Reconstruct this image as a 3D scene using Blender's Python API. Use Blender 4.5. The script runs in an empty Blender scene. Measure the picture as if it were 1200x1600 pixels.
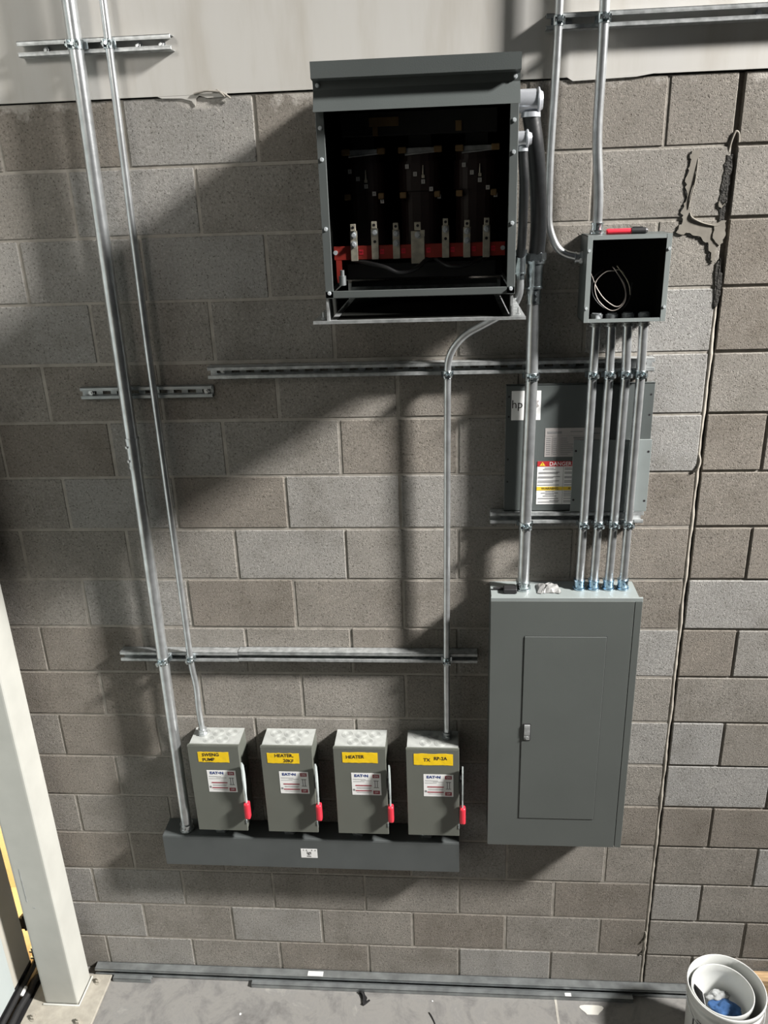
import bpy, bmesh, math, random
from mathutils import Vector, Matrix
random.seed(7)
C = bpy.context.scene.collection
R = math.radians
# ------------------------------------------------------------------ camera
cd = bpy.data.cameras.new('camera'); cam = bpy.data.objects.new('camera', cd); C.objects.link(cam)
cf = Vector((-0.07845449, 0.92748251, -0.36554218)); cr = Vector((0.99690057, 0.07083971, -0.03421968)); cu = Vector((0.00584326, 0.36709389, 0.93016554))
m = Matrix((cr, cu, -cf)).transposed().to_4x4(); m.translation = Vector((-0.8462, -2.7083, 3.3669)); cam.matrix_world = m
cd.sensor_fit = 'VERTICAL'; cd.sensor_height = 36.0; cd.lens = 1282.84/1600*36.0; cd.clip_start = .05
bpy.context.scene.camera = cam
# ------------------------------------------------------------------ world, lights, exposure
w = bpy.data.worlds.new('world'); bpy.context.scene.world = w; w.use_nodes = True
w.node_tree.nodes['Background'].inputs[0].default_value = (.80, .90, 1.0, 1); w.node_tree.nodes['Background'].inputs[1].default_value = .008
def area(name, loc, target, size, power, col=(1, 1, 1), sy=None, spread=None):
    l = bpy.data.lights.new(name, 'AREA'); l.energy = power; l.color = col; l.size = size
    if sy: l.shape = 'RECTANGLE'; l.size_y = sy
    if spread: l.spread = R(spread)
    o = bpy.data.objects.new(name, l); C.objects.link(o); o.location = loc
    o.rotation_euler = (Vector(target)-Vector(loc)).to_track_quat('-Z', 'Y').to_euler(); return o
area('key_light', (6.2, -2.5, 7.7), (-.7, 0, 2.1), .95, 250, (1, .975, .94), None, 52)
area('fill_light', (1.6, -4.6, 5.2), (-.9, 0, 2.6), 1.6, 1.2, (.93, .97, 1), 1.6)  # unseen fill lamp, added for softness and metal reflections
area('door_light', (-2.6, -3.2, 5.0), (-2.25, 0, 4.0), .8, 4.2, (1, .96, .90), 1.0, 52)
area('daylight_outside', (-3.25, -.25, 1.2), (-2.95, .45, .5), .5, 30, (1, .84, .58))
vs = bpy.context.scene.view_settings
vs.view_transform = 'Standard'; vs.look = 'None'; vs.exposure = 0.14; vs.gamma = 1.0; vs.use_curve_mapping = False
# ------------------------------------------------------------------ materials
def newmat(name):
    mt = bpy.data.materials.new(name); mt.use_nodes = True
    nt = mt.node_tree; return mt, nt, nt.nodes['Principled BSDF']
def N(nt, t, **kw):
    n = nt.nodes.new(t)
    for k, v in kw.items():
        if k in n.inputs: n.inputs[k].default_value = v
        else: setattr(n, k, v)
    return n
def ramp(nt, fac, stops):
    r = nt.nodes.new('ShaderNodeValToRGB'); nt.links.new(fac, r.inputs[0])
    e = r.color_ramp.elements
    while len(e) < len(stops): e.new(.5)
    for i, (p, c) in enumerate(stops):
        e[i].position = p; e[i].color = (*c, 1) if len(c) == 3 else c
    return r.outputs[0]
def mat(name, col, rough=.5, metal=0., var=.06, scale=12, bump=0., bscale=200, spec=.5, coat=0., detail=3, stretch=None):
    mt, nt, b = newmat(name)
    tc = N(nt, 'ShaderNodeTexCoord'); src = tc.outputs['Object']
    if stretch:
        mp = N(nt, 'ShaderNodeMapping'); mp.inputs['Scale'].default_value = stretch; nt.links.new(src, mp.inputs[0]); src = mp.outputs[0]
    n = N(nt, 'ShaderNodeTexNoise', Scale=scale, Detail=detail); nt.links.new(src, n.inputs['Vector'])
    lo = tuple(max(0, c*(1-var)) for c in col); hi = tuple(min(1, c*(1+var)) for c in col)
    nt.links.new(ramp(nt, n.outputs['Fac'], [(.3, lo), (.7, hi)]), b.inputs['Base Color'])
    b.inputs['Roughness'].default_value = rough; b.inputs['Metallic'].default_value = metal
    b.inputs['Specular IOR Level'].default_value = spec; b.inputs['Coat Weight'].default_value = coat
    if bump:
        n2 = N(nt, 'ShaderNodeTexNoise', Scale=bscale, Detail=3); nt.links.new(src, n2.inputs['Vector'])
        bp = N(nt, 'ShaderNodeBump', Strength=.6, Distance=bump); nt.links.new(n2.outputs['Fac'], bp.inputs['Height']); nt.links.new(bp.outputs[0], b.inputs['Normal'])
    return mt
M = {}
M['paint'] = mat('grey_enamel', (.082, .092, .090), .42, var=.05, scale=6, bump=.0004, bscale=420)
M['panel'] = mat('panel_grey_enamel', (.084, .092, .087), .45, var=.04, scale=5, bump=.0003, bscale=420)
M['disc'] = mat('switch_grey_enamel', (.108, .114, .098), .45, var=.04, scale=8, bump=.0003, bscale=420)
M['discTop'] = mat('switch_top_lit_grey', (.32, .33, .315), .5, var=.12, scale=40)  # lighter than the fronts: light from above put into the colour
M['ltgrey'] = mat('light_grey_enamel', (.20, .222, .218), .45, var=.06, scale=10)
M['frame'] = mat('box_frame_grey', (.088, .098, .096), .4, var=.05, scale=10)
M['inner'] = mat('inner_shade_black', (.012, .0125, .011), .7, var=.1, scale=10, spec=.15)  # near-black stands in for the shade inside the open boxes
M['gutter'] = mat('wireway_grey', (.070, .077, .077), .5, var=.08, scale=8)
M['galv'] = mat('galvanized_steel', (.60, .62, .63), .28, .86, var=.16, scale=26, bump=.0002, bscale=160)
M['galvR'] = mat('rough_galvanized_steel', (.44, .455, .455), .42, .60, var=.3, scale=45, bump=.0004, bscale=120)
M['zinc'] = mat('bright_zinc', (.62, .68, .70), .25, 1.0, var=.25, scale=60)
M['zincB'] = mat('blue_zinc', (.42, .58, .72), .25, 1.0, var=.3, scale=60)
M['steelD'] = mat('dark_strut_steel', (.32, .34, .345), .36, .7, var=.25, scale=18)
M['black'] = mat('black_rubber', (.016, .016, .017), .45, var=.2, scale=30)
M['hose'] = mat('black_flexible_conduit', (.012, .013, .014), .42, var=.2, scale=60, bump=.0005, bscale=120)
M['cream'] = mat('cream_column_paint', (.44, .44, .405), .5, var=.05, scale=9)
M['basep'] = mat('dusty_cream_plate', (.35, .325, .275), .7, var=.14, scale=30, bump=.0006, bscale=200)
M['beige'] = mat('beige_panel', (.42, .40, .35), .6, var=.05, scale=5)
M['bluewhite'] = mat('pale_door', (.40, .44, .435), .5, var=.03, scale=5)
M['outside'] = mat('sunlit_sand_wall', (.80, .62, .36), .8, var=.06, scale=30)
M['white'] = mat('label_white', (.74, .74, .73), .45, var=.03, scale=30)
M['greylab'] = mat('label_silver', (.34, .32, .31), .4, var=.06, scale=40)
M['red'] = mat('red_vinyl', (.62, .03, .05), .35, var=.08, scale=30)
M['redlab'] = mat('label_red', (.40, .025, .03), .5, var=.05, scale=30)
M['bustred'] = mat('red_insulator', (.26, .022, .014), .5, var=.15, scale=30)
M['yellow'] = mat('yellow_tape', (.78, .52, .01), .35, var=.08, scale=22, bump=.002, bscale=35)
M['orange'] = mat('label_orange_yellow', (.72, .50, .04), .5)
M['ink'] = mat('black_ink', (.012, .010, .012), .6)
M['inkgrey'] = mat('grey_print', (.20, .20, .20), .6)
M['navy'] = mat('navy_print', (.012, .035, .17), .5)
M['maroon'] = mat('maroon_print', (.26, .03, .045), .5)
M['tan'] = mat('tan_spacer_block', (.20, .125, .05), .7, var=.2, scale=30)
M['coil'] = mat('varnished_coil', (.016, .006, .005), .5, var=.3, scale=60, stretch=(1, 1, 8))
M['core'] = mat('dark_core', (.010, .010, .010), .6, var=.2, scale=20)
M['lug'] = mat('tinned_lug', (.62, .58, .47), .35, .45, var=.2, scale=60)
M['elbow'] = mat('bright_fitting', (.58, .60, .64), .25, .6, var=.12, scale=30)
M['bolt'] = mat('bright_screw_head', (.62, .66, .68), .35, .35, var=.1, scale=60)
M['tag'] = mat('tap_tag', (.50, .49, .47), .6)
M['pail'] = mat('white_pail_plastic', (.62, .63, .61), .35, var=.05, scale=12)
M['blue'] = mat('blue_cloth', (.035, .10, .25), .85, var=.25, scale=40, bump=.003, bscale=90)
M['greyrag'] = mat('grey_cloth', (.34, .35, .35), .85, var=.2, scale=40, bump=.003, bscale=90)
M['wood'] = mat('rough_lumber', (.42, .28, .15), .7, var=.35, scale=12, stretch=(1, 8, 8), bump=.001, bscale=60)
M['caulk'] = mat('beige_caulk', (.30, .275, .235), .7, var=.15, scale=30, bump=.002, bscale=60)
M['patch'] = mat('smooth_mortar_patch', (.195, .178, .150), .8, var=.14, scale=18, bump=.002, bscale=30)
M['gouge'] = mat('crack_shade', (.030, .028, .025), .95, var=.7, scale=110, bump=.01, bscale=160)  # dark colour stands in for shade in the crack cavity
M['wirew'] = mat('white_wire', (.36, .32, .29), .5)
M['paper'] = mat('crumpled_paper', (.19, .19, .185), .5, var=.2, scale=30)
M['joint'] = mat('pale_floor_joint', (.40, .38, .34), .8, var=.15, scale=30)
M['splat'] = mat('pale_paint_drip', (.62, .60, .55), .7)
def block_material():
    mt, nt, b = newmat('split_face_block')
    tc = N(nt, 'ShaderNodeTexCoord'); O = tc.outputs['Object']
    at = N(nt, 'ShaderNodeAttribute', attribute_name='tint')
    base = ramp(nt, at.outputs['Fac'], [(0, (.215, .192, .165)), (.35, (.245, .226, .200)), (.65, (.268, .252, .228)), (1, (.305, .298, .284))])
    sp = N(nt, 'ShaderNodeTexNoise', Scale=120, Detail=4, Roughness=.7); nt.links.new(O, sp.inputs['Vector'])
    spr = ramp(nt, sp.outputs['Fac'], [(.30, (.40, .39, .38)), (.42, (.88, .88, .88)), (.60, (1.06, 1.06, 1.06)), (.72, (1.5, 1.5, 1.5))])
    m1 = N(nt, 'ShaderNodeMix', data_type='RGBA', blend_type='MULTIPLY'); m1.inputs[0].default_value = 1
    nt.links.new(base, m1.inputs[6]); nt.links.new(spr, m1.inputs[7])
    vo = N(nt, 'ShaderNodeTexVoronoi', Scale=75); nt.links.new(O, vo.inputs['Vector'])
    vor = ramp(nt, vo.outputs['Distance'], [(.10, (.30, .28, .26)), (.20, (1, 1, 1))])
    m0 = N(nt, 'ShaderNodeMix', data_type='RGBA', blend_type='MULTIPLY'); m0.inputs[0].default_value = .8
    nt.links.new(m1.outputs[2], m0.inputs[6]); nt.links.new(vor, m0.inputs[7]); m1 = m0
    bl = N(nt, 'ShaderNodeTexNoise', Scale=5, Detail=4, Roughness=.65); nt.links.new(O, bl.inputs['Vector'])
    blr = ramp(nt, bl.outputs['Fac'], [(.3, (.80, .79, .77)), (.5, (1, 1, 1)), (.72, (1.13, 1.12, 1.11))])
    m2 = N(nt, 'ShaderNodeMix', data_type='RGBA', blend_type='MULTIPLY'); m2.inputs[0].default_value = 1
    nt.links.new(m1.outputs[2], m2.inputs[6]); nt.links.new(blr, m2.inputs[7])
    # plaster overspray just under the painted wall
    sx = N(nt, 'ShaderNodeSeparateXYZ'); nt.links.new(O, sx.inputs[0])
    mr = N(nt, 'ShaderNodeMapRange'); nt.links.new(sx.outputs['Z'], mr.inputs[0])
    mr.inputs[1].default_value = 3.50; mr.inputs[2].default_value = 3.66; mr.inputs[3].default_value = -.30; mr.inputs[4].default_value = .14
    pn = N(nt, 'ShaderNodeTexNoise', Scale=9, Detail=6, Roughness=.7); nt.links.new(O, pn.inputs['Vector'])
    ad = N(nt, 'ShaderNodeMath', operation='ADD'); nt.links.new(mr.outputs[0], ad.inputs[0]); nt.links.new(pn.outputs['Fac'], ad.inputs[1])
    pm = ramp(nt, ad.outputs[0], [(.56, (0, 0, 0)), (.66, (.65, .65, .65))])
    m3 = N(nt, 'ShaderNodeMix', data_type='RGBA'); nt.links.new(pm, m3.inputs[0]); nt.links.new(m2.outputs[2], m3.inputs[6]); m3.inputs[7].default_value = (.52, .49, .45, 1)
    nt.links.new(m3.outputs[2], b.inputs['Base Color'])
    b.inputs['Roughness'].default_value = .92; b.inputs['Specular IOR Level'].default_value = .2
    bn = N(nt, 'ShaderNodeTexNoise', Scale=210, Detail=6, Roughness=.8); nt.links.new(O, bn.inputs['Vector'])
    bn2 = N(nt, 'ShaderNodeTexVoronoi', Scale=110); nt.links.new(O, bn2.inputs['Vector'])
    pit = ramp(nt, bn2.outputs['Distance'], [(.0, (0, 0, 0)), (.28, (1, 1, 1))])
    mm = N(nt, 'ShaderNodeMath', operation='MULTIPLY_ADD'); nt.links.new(pit, mm.inputs[0]); mm.inputs[1].default_value = .5; nt.links.new(bn.outputs['Fac'], mm.inputs[2])
    bp = N(nt, 'ShaderNodeBump', Strength=1.0, Distance=.0045); nt.links.new(mm.outputs[0], bp.inputs['Height']); nt.links.new(bp.outputs[0], b.inputs['Normal'])
    return mt
M['block'] = block_material()
M['mortar'] = mat('pale_mortar', (.275, .255, .225), .9, var=.18, scale=20, bump=.003, bscale=90, spec=.2)
def cream_wall():
    mt, nt, b = newmat('cream_painted_wall')
    tc = N(nt, 'ShaderNodeTexCoord'); O = tc.outputs['Object']
    mp = N(nt, 'ShaderNodeMapping'); mp.inputs['Scale'].default_value = (3, 1, .5); nt.links.new(O, mp.inputs[0])
    n = N(nt, 'ShaderNodeTexNoise', Scale=2.2, Detail=5, Roughness=.6); nt.links.new(mp.outputs[0], n.inputs['Vector'])
    c = ramp(nt, n.outputs['Fac'], [(.3, (.39, .365, .325)), (.5, (.46, .447, .42)), (.7, (.48, .47, .45))])
    nt.links.new(c, b.inputs['Base Color']); b.inputs['Roughness'].default_value = .6
    return mt
M['creamwall'] = cream_wall()
def floor_mat():
    mt, nt, b = newmat('worn_concrete_floor')
    tc = N(nt, 'ShaderNodeTexCoord'); O = tc.outputs['Object']
    n = N(nt, 'ShaderNodeTexNoise', Scale=7, Detail=9, Roughness=.72, Distortion=.5); nt.links.new(O, n.inputs['Vector'])
    c = ramp(nt, n.outputs['Fac'], [(.28, (.11, .105, .10)), (.44, (.185, .18, .173)), (.52, (.225, .218, .205)), (.6, (.205, .20, .192)), (.75, (.33, .32, .29))])
    nt.links.new(c, b.inputs['Base Color'])
    n2 = N(nt, 'ShaderNodeTexNoise', Scale=60, Detail=4); nt.links.new(O, n2.inputs['Vector'])
    bp = N(nt, 'ShaderNodeBump', Strength=.3, Distance=.003); nt.links.new(n2.outputs['Fac'], bp.inputs['Height']); nt.links.new(bp.outputs[0], b.inputs['Normal'])
    b.inputs['Roughness'].default_value = .6
    return mt
M['floor'] = floor_mat()
# ------------------------------------------------------------------ mesh helpers
class MB:
    def __init__(s): s.v = []; s.f = []; s.sm = []; s.mi = []; s.tint = []
    def add(s, vs, fs, smooth=False, mi=0, tint=0.):
        n = len(s.v); s.v += [tuple(v) for v in vs]; s.f += [tuple(i+n for i in f) for f in fs]
        s.sm += [smooth]*len(fs); s.mi += [mi]*len(fs); s.tint += [tint]*len(fs); return s
    def bm(s, bm, mtx=None, **kw):
        if mtx is not None: bm.transform(mtx)
        bm.verts.index_update(); s.add([v.co[:] for v in bm.verts], [[v.index for v in f.verts] for f in bm.faces], **kw); bm.free(); return s
    def box(s, x0, x1, y0, y1, z0, z1, bev=0., seg=1, mtx=None, **kw):
        b = bmesh.new(); bmesh.ops.create_cube(b, size=1)
        for v in b.verts:
            v.co = Vector(((x0+x1)/2+v.co.x*(x1-x0), (y0+y1)/2+v.co.y*(y1-y0), (z0+z1)/2+v.co.z*(z1-z0)))
        if bev: bmesh.ops.bevel(b, geom=b.edges[:], offset=bev, segments=seg, profile=.6, affect='EDGES')
        return s.bm(b, mtx, **kw)
    def cyl(s, p0, p1, r, r2=None, n=20, smooth=True, cap=True, **kw):
        p0 = Vector(p0); p1 = Vector(p1); r2 = r if r2 is None else r2
        q = (p1-p0).to_track_quat('Z', 'Y'); vs = []; fs = []
        for p, rr in ((p0, r), (p1, r2)):
            for i in range(n):
                a = 2*math.pi*i/n; vs.append(p+q@Vector((rr*math.cos(a), rr*math.sin(a), 0)))
        for i in range(n): fs.append((i, (i+1) % n, n+(i+1) % n, n+i))
        s.add(vs, fs, smooth=smooth, **kw)
        if cap: s.add(vs[:n], [tuple(range(n))[::-1]], **kw); s.add(vs[n:], [tuple(range(n))], **kw)
        return s
    def sweep(s, pts, r, n=16, closed=False, cap=True, **kw):
        pts = [Vector(p) for p in pts]; vs = []; fs = []; L = len(pts)
        up = Vector((0, 1, 0)); prev = None
        for i, p in enumerate(pts):
            if closed: t = (pts[(i+1) % L]-pts[i-1]).normalized()
            else: t = (pts[min(i+1, L-1)]-pts[max(i-1, 0)]).normalized()
            if prev is None:
                a = t.cross(up)
                if a.length < .1: a = t.cross(Vector((1, 0, 0)))
                a.normalize()
            else: a = (prev-t*prev.dot(t)).normalized()
            prev = a; bb = t.cross(a); rr = r(i/(L-1)) if callable(r) else r
            for k in range(n):
                an = 2*math.pi*k/n; vs.append(p+a*rr*math.cos(an)+bb*rr*math.sin(an))
        for i in range(L if closed else L-1):
            j = (i+1) % L
            for k in range(n): fs.append((i*n+k, i*n+(k+1) % n, j*n+(k+1) % n, j*n+k))
        s.add(vs, fs, smooth=True, **kw)
        if cap and not closed:
            s.add(vs[:n], [tuple(range(n))[::-1]], **kw); s.add(vs[-n:], [tuple(range(n))], **kw)
        return s
    def prism(s, poly, axis, a, b, **kw):   # poly of 2D points, extruded along an axis
        def P(u, v, t): return {'x': (t, u, v), 'y': (u, t, v), 'z': (u, v, t)}[axis]
        n = len(poly); vs = [P(*p, a) for p in poly]+[P(*p, b) for p in poly]
        fs = [tuple(range(n))[::-1], tuple(range(n, 2*n))]+[(i, (i+1) % n, n+(i+1) % n, n+i) for i in range(n)]
        bmx = bmesh.new(); vv = [bmx.verts.new(v) for v in vs]
        for f in fs: bmx.faces.new([vv[i] for i in f])
        bmesh.ops.recalc_face_normals(bmx, faces=bmx.faces[:])
        return s.bm(bmx, **kw)
    def lathe(s, prof, c, n=48, **kw):      # prof: (r, z)
        vs = []; fs = []; L = len(prof)
        for r, z in prof:
            for k in range(n):
                a = 2*math.pi*k/n; vs.append((c[0]+r*math.cos(a), c[1]+r*math.sin(a), c[2]+z))
        for i in range(L-1):
            for k in range(n): fs.append((i*n+k, i*n+(k+1) % n, (i+1)*n+(k+1) % n, (i+1)*n+k))
        s.add(vs, fs, smooth=True, **kw); return s
    def hexa(s, p0, p1, r, **kw): return s.cyl(p0, p1, r, n=6, smooth=False, **kw)
def build(name, mb, mats, parent=None, base=(0, 0, 0)):
    me = bpy.data.meshes.new(name)
    off = Vector(base) if parent is None else parent_base(parent)
    me.from_pydata([tuple(Vector(v)-off) for v in mb.v], [], mb.f)
    for mt in (mats if isinstance(mats, (list, tuple)) else [mats]): me.materials.append(M[mt])
    me.polygons.foreach_set('use_smooth', mb.sm); me.polygons.foreach_set('material_index', mb.mi)
    if any(mb.tint):
        at = me.attributes.new('tint', 'FLOAT', 'FACE'); at.data.foreach_set('value', mb.tint)
    me.update(); o = bpy.data.objects.new(name, me); C.objects.link(o)
    if parent is not None: o.parent = parent
    o.location = off if parent is None else (0, 0, 0)
    return o
def parent_base(p):
    v = Vector((0, 0, 0))
    while p is not None: v += Vector(p.location); p = p.parent
    return v
def thing(name, label, cat, loc=(0, 0, 0), group=None):
    o = bpy.data.objects.new(name, None); C.objects.link(o); o.location = loc; o.empty_display_size = .05
    return tag(o, label, cat, group)
def tag(o, label, cat, group=None):
    o['label'] = label; o['category'] = cat
    if group: o['group'] = group
    return o
def struct(o): o['kind'] = 'structure'; return o
def text(name, body, size, mt, x, y, z, parent, sx=1., align='CENTER', rot=0., bold=0., ext=.0002):
    cu_ = bpy.data.curves.new(name, 'FONT'); cu_.body = body; cu_.size = size; cu_.align_x = align; cu_.align_y = 'CENTER'; cu_.extrude = ext; cu_.offset = bold; cu_.resolution_u = 2
    t = bpy.data.objects.new(name, cu_); C.objects.link(t)
    bpy.context.view_layer.update()
    me = bpy.data.meshes.new_from_object(t.evaluated_get(bpy.context.evaluated_depsgraph_get()))
    bpy.data.objects.remove(t)
    me.transform(Matrix.Translation(Vector((x, y, z))-parent_base(parent)) @ Matrix.Rotation(rot, 4, 'Y') @ Matrix.Rotation(R(90), 4, 'X') @ Matrix.Diagonal((sx, 1, 1, 1)))
    me.materials.clear(); me.materials.append(M[mt])
    o = bpy.data.objects.new(name, me); C.objects.link(o); o.parent = parent; return o
def bars(name, rects, y, mt, parent, th=.0002):   # rectangles of print on a face looking at -y
    b = MB()
    for x0, x1, z0, z1 in rects: b.box(x0, x1, y-th, y+th, z0, z1)
    return build(name, b, mt, parent)
def fillet(pts, rad, n=8):
    pts = [Vector(p) for p in pts]; out = [pts[0]]
    for i in range(1, len(pts)-1):
        a, p, c = pts[i-1], pts[i], pts[i+1]
        d0 = (a-p); d1 = (c-p); t = min(rad, d0.length*.48, d1.length*.48)
        s_, e_ = p+d0.normalized()*t, p+d1.normalized()*t
        for k in range(n+1):
            u = k/n; out.append(s_*(1-u)**2+p*2*u*(1-u)+e_*u*u)
    out.append(pts[-1]); return out
def catmull(P, n=8):
    P = [Vector(p) for p in P]; Q = [P[0]*2-P[1]]+P+[P[-1]*2-P[-2]]; out = []
    for i in range(1, len(Q)-2):
        for k in range(n):
            t = k/n; a, b, c, d = Q[i-1], Q[i], Q[i+1], Q[i+2]
            out.append(.5*((2*b)+(c-a)*t+(2*a-5*b+4*c-d)*t*t+(3*b-a-3*c+d)*t**3))
    out.append(P[-1]); return out
# ------------------------------------------------------------------ the room
W, H = .4064, .2032
def blockwall():
    b = MB(); g = .0045; XL, XR = -2.79, 2.0
    b.box(XL, -.011, .0035, .12, 0, 18*H-.012, mi=1, tint=.5)
    b.box(.011, XR, .008, .12, 0, 18*H-.012, mi=1, tint=.5)
    b.box(-.011, .011, .028, .12, 0, 18*H-.012, mi=1, tint=.5)
    greyish = {(4, -1), (5, -1), (9, -1), (8, 1), (11, 1), (12, 1), (3, -1)}
    for r in range(18):
        zt = (18-r)*H; zb = zt-H
        for side in (-1, 1):
            half = (r % 2 == 0) if side < 0 else (r % 2 == 1)
            e = [0.]; step = W/2 if half else W
            while e[-1] < 3.5: e.append(e[-1]+step); step = W
            for k in range(len(e)-1):
                a, c = e[k]+(g if k else .010), e[k+1]-g
                x0, x1 = (a, c) if side > 0 else (-c, -a)
                x0 = max(x0, XL); x1 = min(x1, XR)
                if x1-x0 < .03: continue
                j = lambda s_=.0012: random.uniform(-s_, s_)
                z1 = min(zt-g+j(), 18*H-.012)
                t = random.choice((.1, .25, .4, .55, .6, .85)) if side < 0 else random.choice((.1, .3, .5, .75, .9))
                if k == 0 and (r, side) in greyish: t = 1.
                if k == 0 and side < 0 and r in (6, 7, 8, 13, 15, 16): t = .1
                yo = random.uniform(0, .002)
                b.box(x0+j(), x1+j(), yo, .10, zb+g+j(), z1, bev=.0028, tint=max(t+random.uniform(-.07, .07), .01))
    return struct(build('wall_back', b, ['block', 'mortar']))
wall = blockwall()
b = MB()   # caulk bead in the control joint
pts = []
z = .02
while z < 3.05:
    pts.append((random.uniform(-.0018, .0018)-.0035, .0070+random.uniform(-.002, .002), z)); z += .07
b.sweep(catmull(pts, 4), lambda u: .0068+.0012*math.sin(u*95)+.0007*math.sin(u*311), n=8)
for z_, dx in ((2.44, -.006), (.28, -.010), (.21, -.008)):
    b.sweep(catmull([(dx-.008, .002, z_), (dx, -.005, z_+.01), (dx+.007, .0, z_+.035), (dx+.002, .004, z_+.06)], 4), .004, n=8)
build('caulk_bead', b, 'caulk', wall)
def blob(mb, poly, y0, y1, mi=0, dens=5, amp=.004):
    p = []
    for i in range(len(poly)):
        a = Vector(poly[i]); c = Vector(poly[(i+1) % len(poly)])
        for k in range(dens):
            u = a.lerp(c, k/dens); p.append((u.x+random.uniform(-amp, amp), u.y+random.uniform(-amp, amp)))
    mb.prism(p, 'y', y0, y1, mi=mi)
b = MB()
blob(b, [(-.125, 3.438), (-.10, 3.444), (-.105, 3.38), (-.118, 3.31), (-.112, 3.27), (-.085, 3.245), (-.03, 3.232), (-.008, 3.24), (-.006, 3.20), (-.022, 3.165), (-.03, 3.12), (-.036, 3.13), (-.045, 3.175), (-.075, 3.20), (-.11, 3.208), (-.150, 3.212), (-.128, 3.245), (-.138, 3.275), (-.125, 3.31), (-.134, 3.36), (-.125, 3.40)], -.003, .01)
blob(b, [(-.04, 3.236), (-.004, 3.245), (-.002, 3.20), (-.012, 3.17), (-.034, 3.185)], -.0055, .008, amp=.003)
b.sweep(catmull([(-.112, -.002, 3.27), (-.105, -.006, 3.255), (-.07, -.005, 3.238), (-.03, -.004, 3.23), (-.01, -.004, 3.238)], 5), .0022, n=6)
b.sweep(catmull([(-.103, -.002, 3.42), (-.106, -.005, 3.36), (-.115, -.005, 3.31), (-.118, -.003, 3.28)], 5), .0018, n=6)
build('mortar_patch', b, 'patch', wall)
b = MB()
blob(b, [(-.022, 3.425), (-.004, 3.43), (-.004, 3.35), (-.006, 3.30), (-.008, 3.235), (-.022, 3.238), (-.027, 3.30), (-.025, 3.36)], -.0015, .01, amp=.003)
blob(b, [(-.010, 3.13), (-.004, 3.135), (.006, 3.05), (.0, 2.99), (-.010, 2.985), (-.012, 3.05), (-.018, 3.12)], -.0015, .01, amp=.003)
for P_ in ([(-.128, 3.436), (-.126, 3.405), (-.136, 3.36), (-.127, 3.31), (-.139, 3.277), (-.128, 3.245), (-.150, 3.214)], [(-.108, 3.205), (-.078, 3.197), (-.048, 3.172), (-.040, 3.13)]):
    b.sweep([(p.x+random.uniform(-.0015, .0015), -.0005, p.z) for p in catmull([(x_, 0, z_) for x_, z_ in P_], 6)], lambda u: .0016+.0009*math.sin(u*60), n=6)
build('mortar_gap_shade', b, 'gouge', wall)  # dark strips painted as the shade in the open crack
b = MB()
b.sweep(catmull([(-.016, .003, 3.435), (-.012, -.001, 3.465), (-.004, -.002, 3.488), (.006, -.001, 3.484), (.010, .002, 3.46)], 6), .0035, n=8)
blob(b, [(-.03, 3.30), (-.018, 3.286), (-.008, 3.30), (-.012, 3.292), (-.02, 3.279), (-.03, 3.285)], -.004, .006, amp=.001)
build('mortar_ridge', b, 'patch', wall)
b = MB()
b.box(-2.79, 2.0, -.0045, .12, 3.650, 5.2)
b.prism([(-1.60, 3.652), (-1.56, 3.640), (-1.50, 3.642), (-1.50, 3.652)], 'y', -.0065, .0)
b.prism([(-1.72, 3.652), (-1.70, 3.644), (-1.64, 3.642), (-1.61, 3.634), (-1.60, 3.620), (-1.595, 3.640), (-1.58, 3.652)], 'y', -.004, .001)
b.prism([(-1.20, 3.652), (-1.19, 3.642), (-1.0, 3.645), (-.96, 3.652)], 'y', -.005, .0)
b.prism([(-.50, 3.652), (-.48, 3.640), (-.30, 3.644), (-.24, 3.652)], 'y', -.005, .0)
uw = struct(build('wall_upper', b, 'creamwall'))
b = MB()
b.sweep(catmull([(-1.60, -.008, 3.652), (-1.56, -.012, 3.658), (-1.52, -.010, 3.654), (-1.50, -.010, 3.644), (-1.49, -.008, 3.636)], 6), .003, n=6)
b.sweep(catmull([(-1.53, -.006, 3.66), (-1.515, -.012, 3.650), (-1.505, -.009, 3.640)], 6), .0035, n=6)
build('plaster_crumb', b, 'mortar', uw)
b = MB(); b.box(-3.6, 3.2, -6.2, .12, -.1, 0)
floor = struct(build('floor', b, 'floor'))
b = MB(); b.box(-.392, -.382, -6.0, -.001, -.001, .0012)
build('control_joint', b, 'joint', floor)
b = MB()
b.prism([(-.235+.045*math.cos(a)*(1+.3*math.sin(3*a)), -.115+.030*math.sin(a)*(1+.25*math.cos(2*a))) for a in [i*.3142 for i in range(20)]], 'z', -.001, .001)
build('paint_drip', b, 'splat', floor)
b = MB(); b.box(-3.0, -2.80, -.195, -.045, .085, 4.6, bev=.003)
b.box(-3.0, -2.80, -6.2, -1.75, 0, 4.6)
struct(build('wall_left', b, 'beige'))
b = MB(); b.box(-2.845, -2.795, -1.74, -.198, .085, 4.6, bev=.003)
door = struct(build('door_1', b, 'bluewhite'))
b = MB(); b.box(-2.83, -2.80, -1.74, -.045, .035, .085)
build('door_seal', b, 'black', door)
b = MB(); b.cyl((-2.79, -.03, .055), (-2.79, -1.7, .055), .014)
build('bottom_rail', b, 'black', door)
b = MB(); b.box(-2.812, -2.785, -.040, -.018, .27, .335, bev=.003); b.cyl((-2.79, -.03, .26), (-2.79, -.03, .35), .008); b.box(-2.795, -2.765, -.03, -.018, .285, .30)
build('door_hinge', b, 'black', door)
b = MB(); b.box(-2.80, -2.76, -.040, -.012, .125, .135); b.box(-2.80, -2.76, -.040, -.012, .085, .095); b.cyl((-2.785, -.028, .05), (-2.785, -.028, .15), .010)
build('latch_bracket', b, 'galv', door)
b = MB(); b.box(-3.5, -2.795, .45, .5, -.1, 2.6)
struct(build('wall_outside', b, 'outside'))
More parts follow.
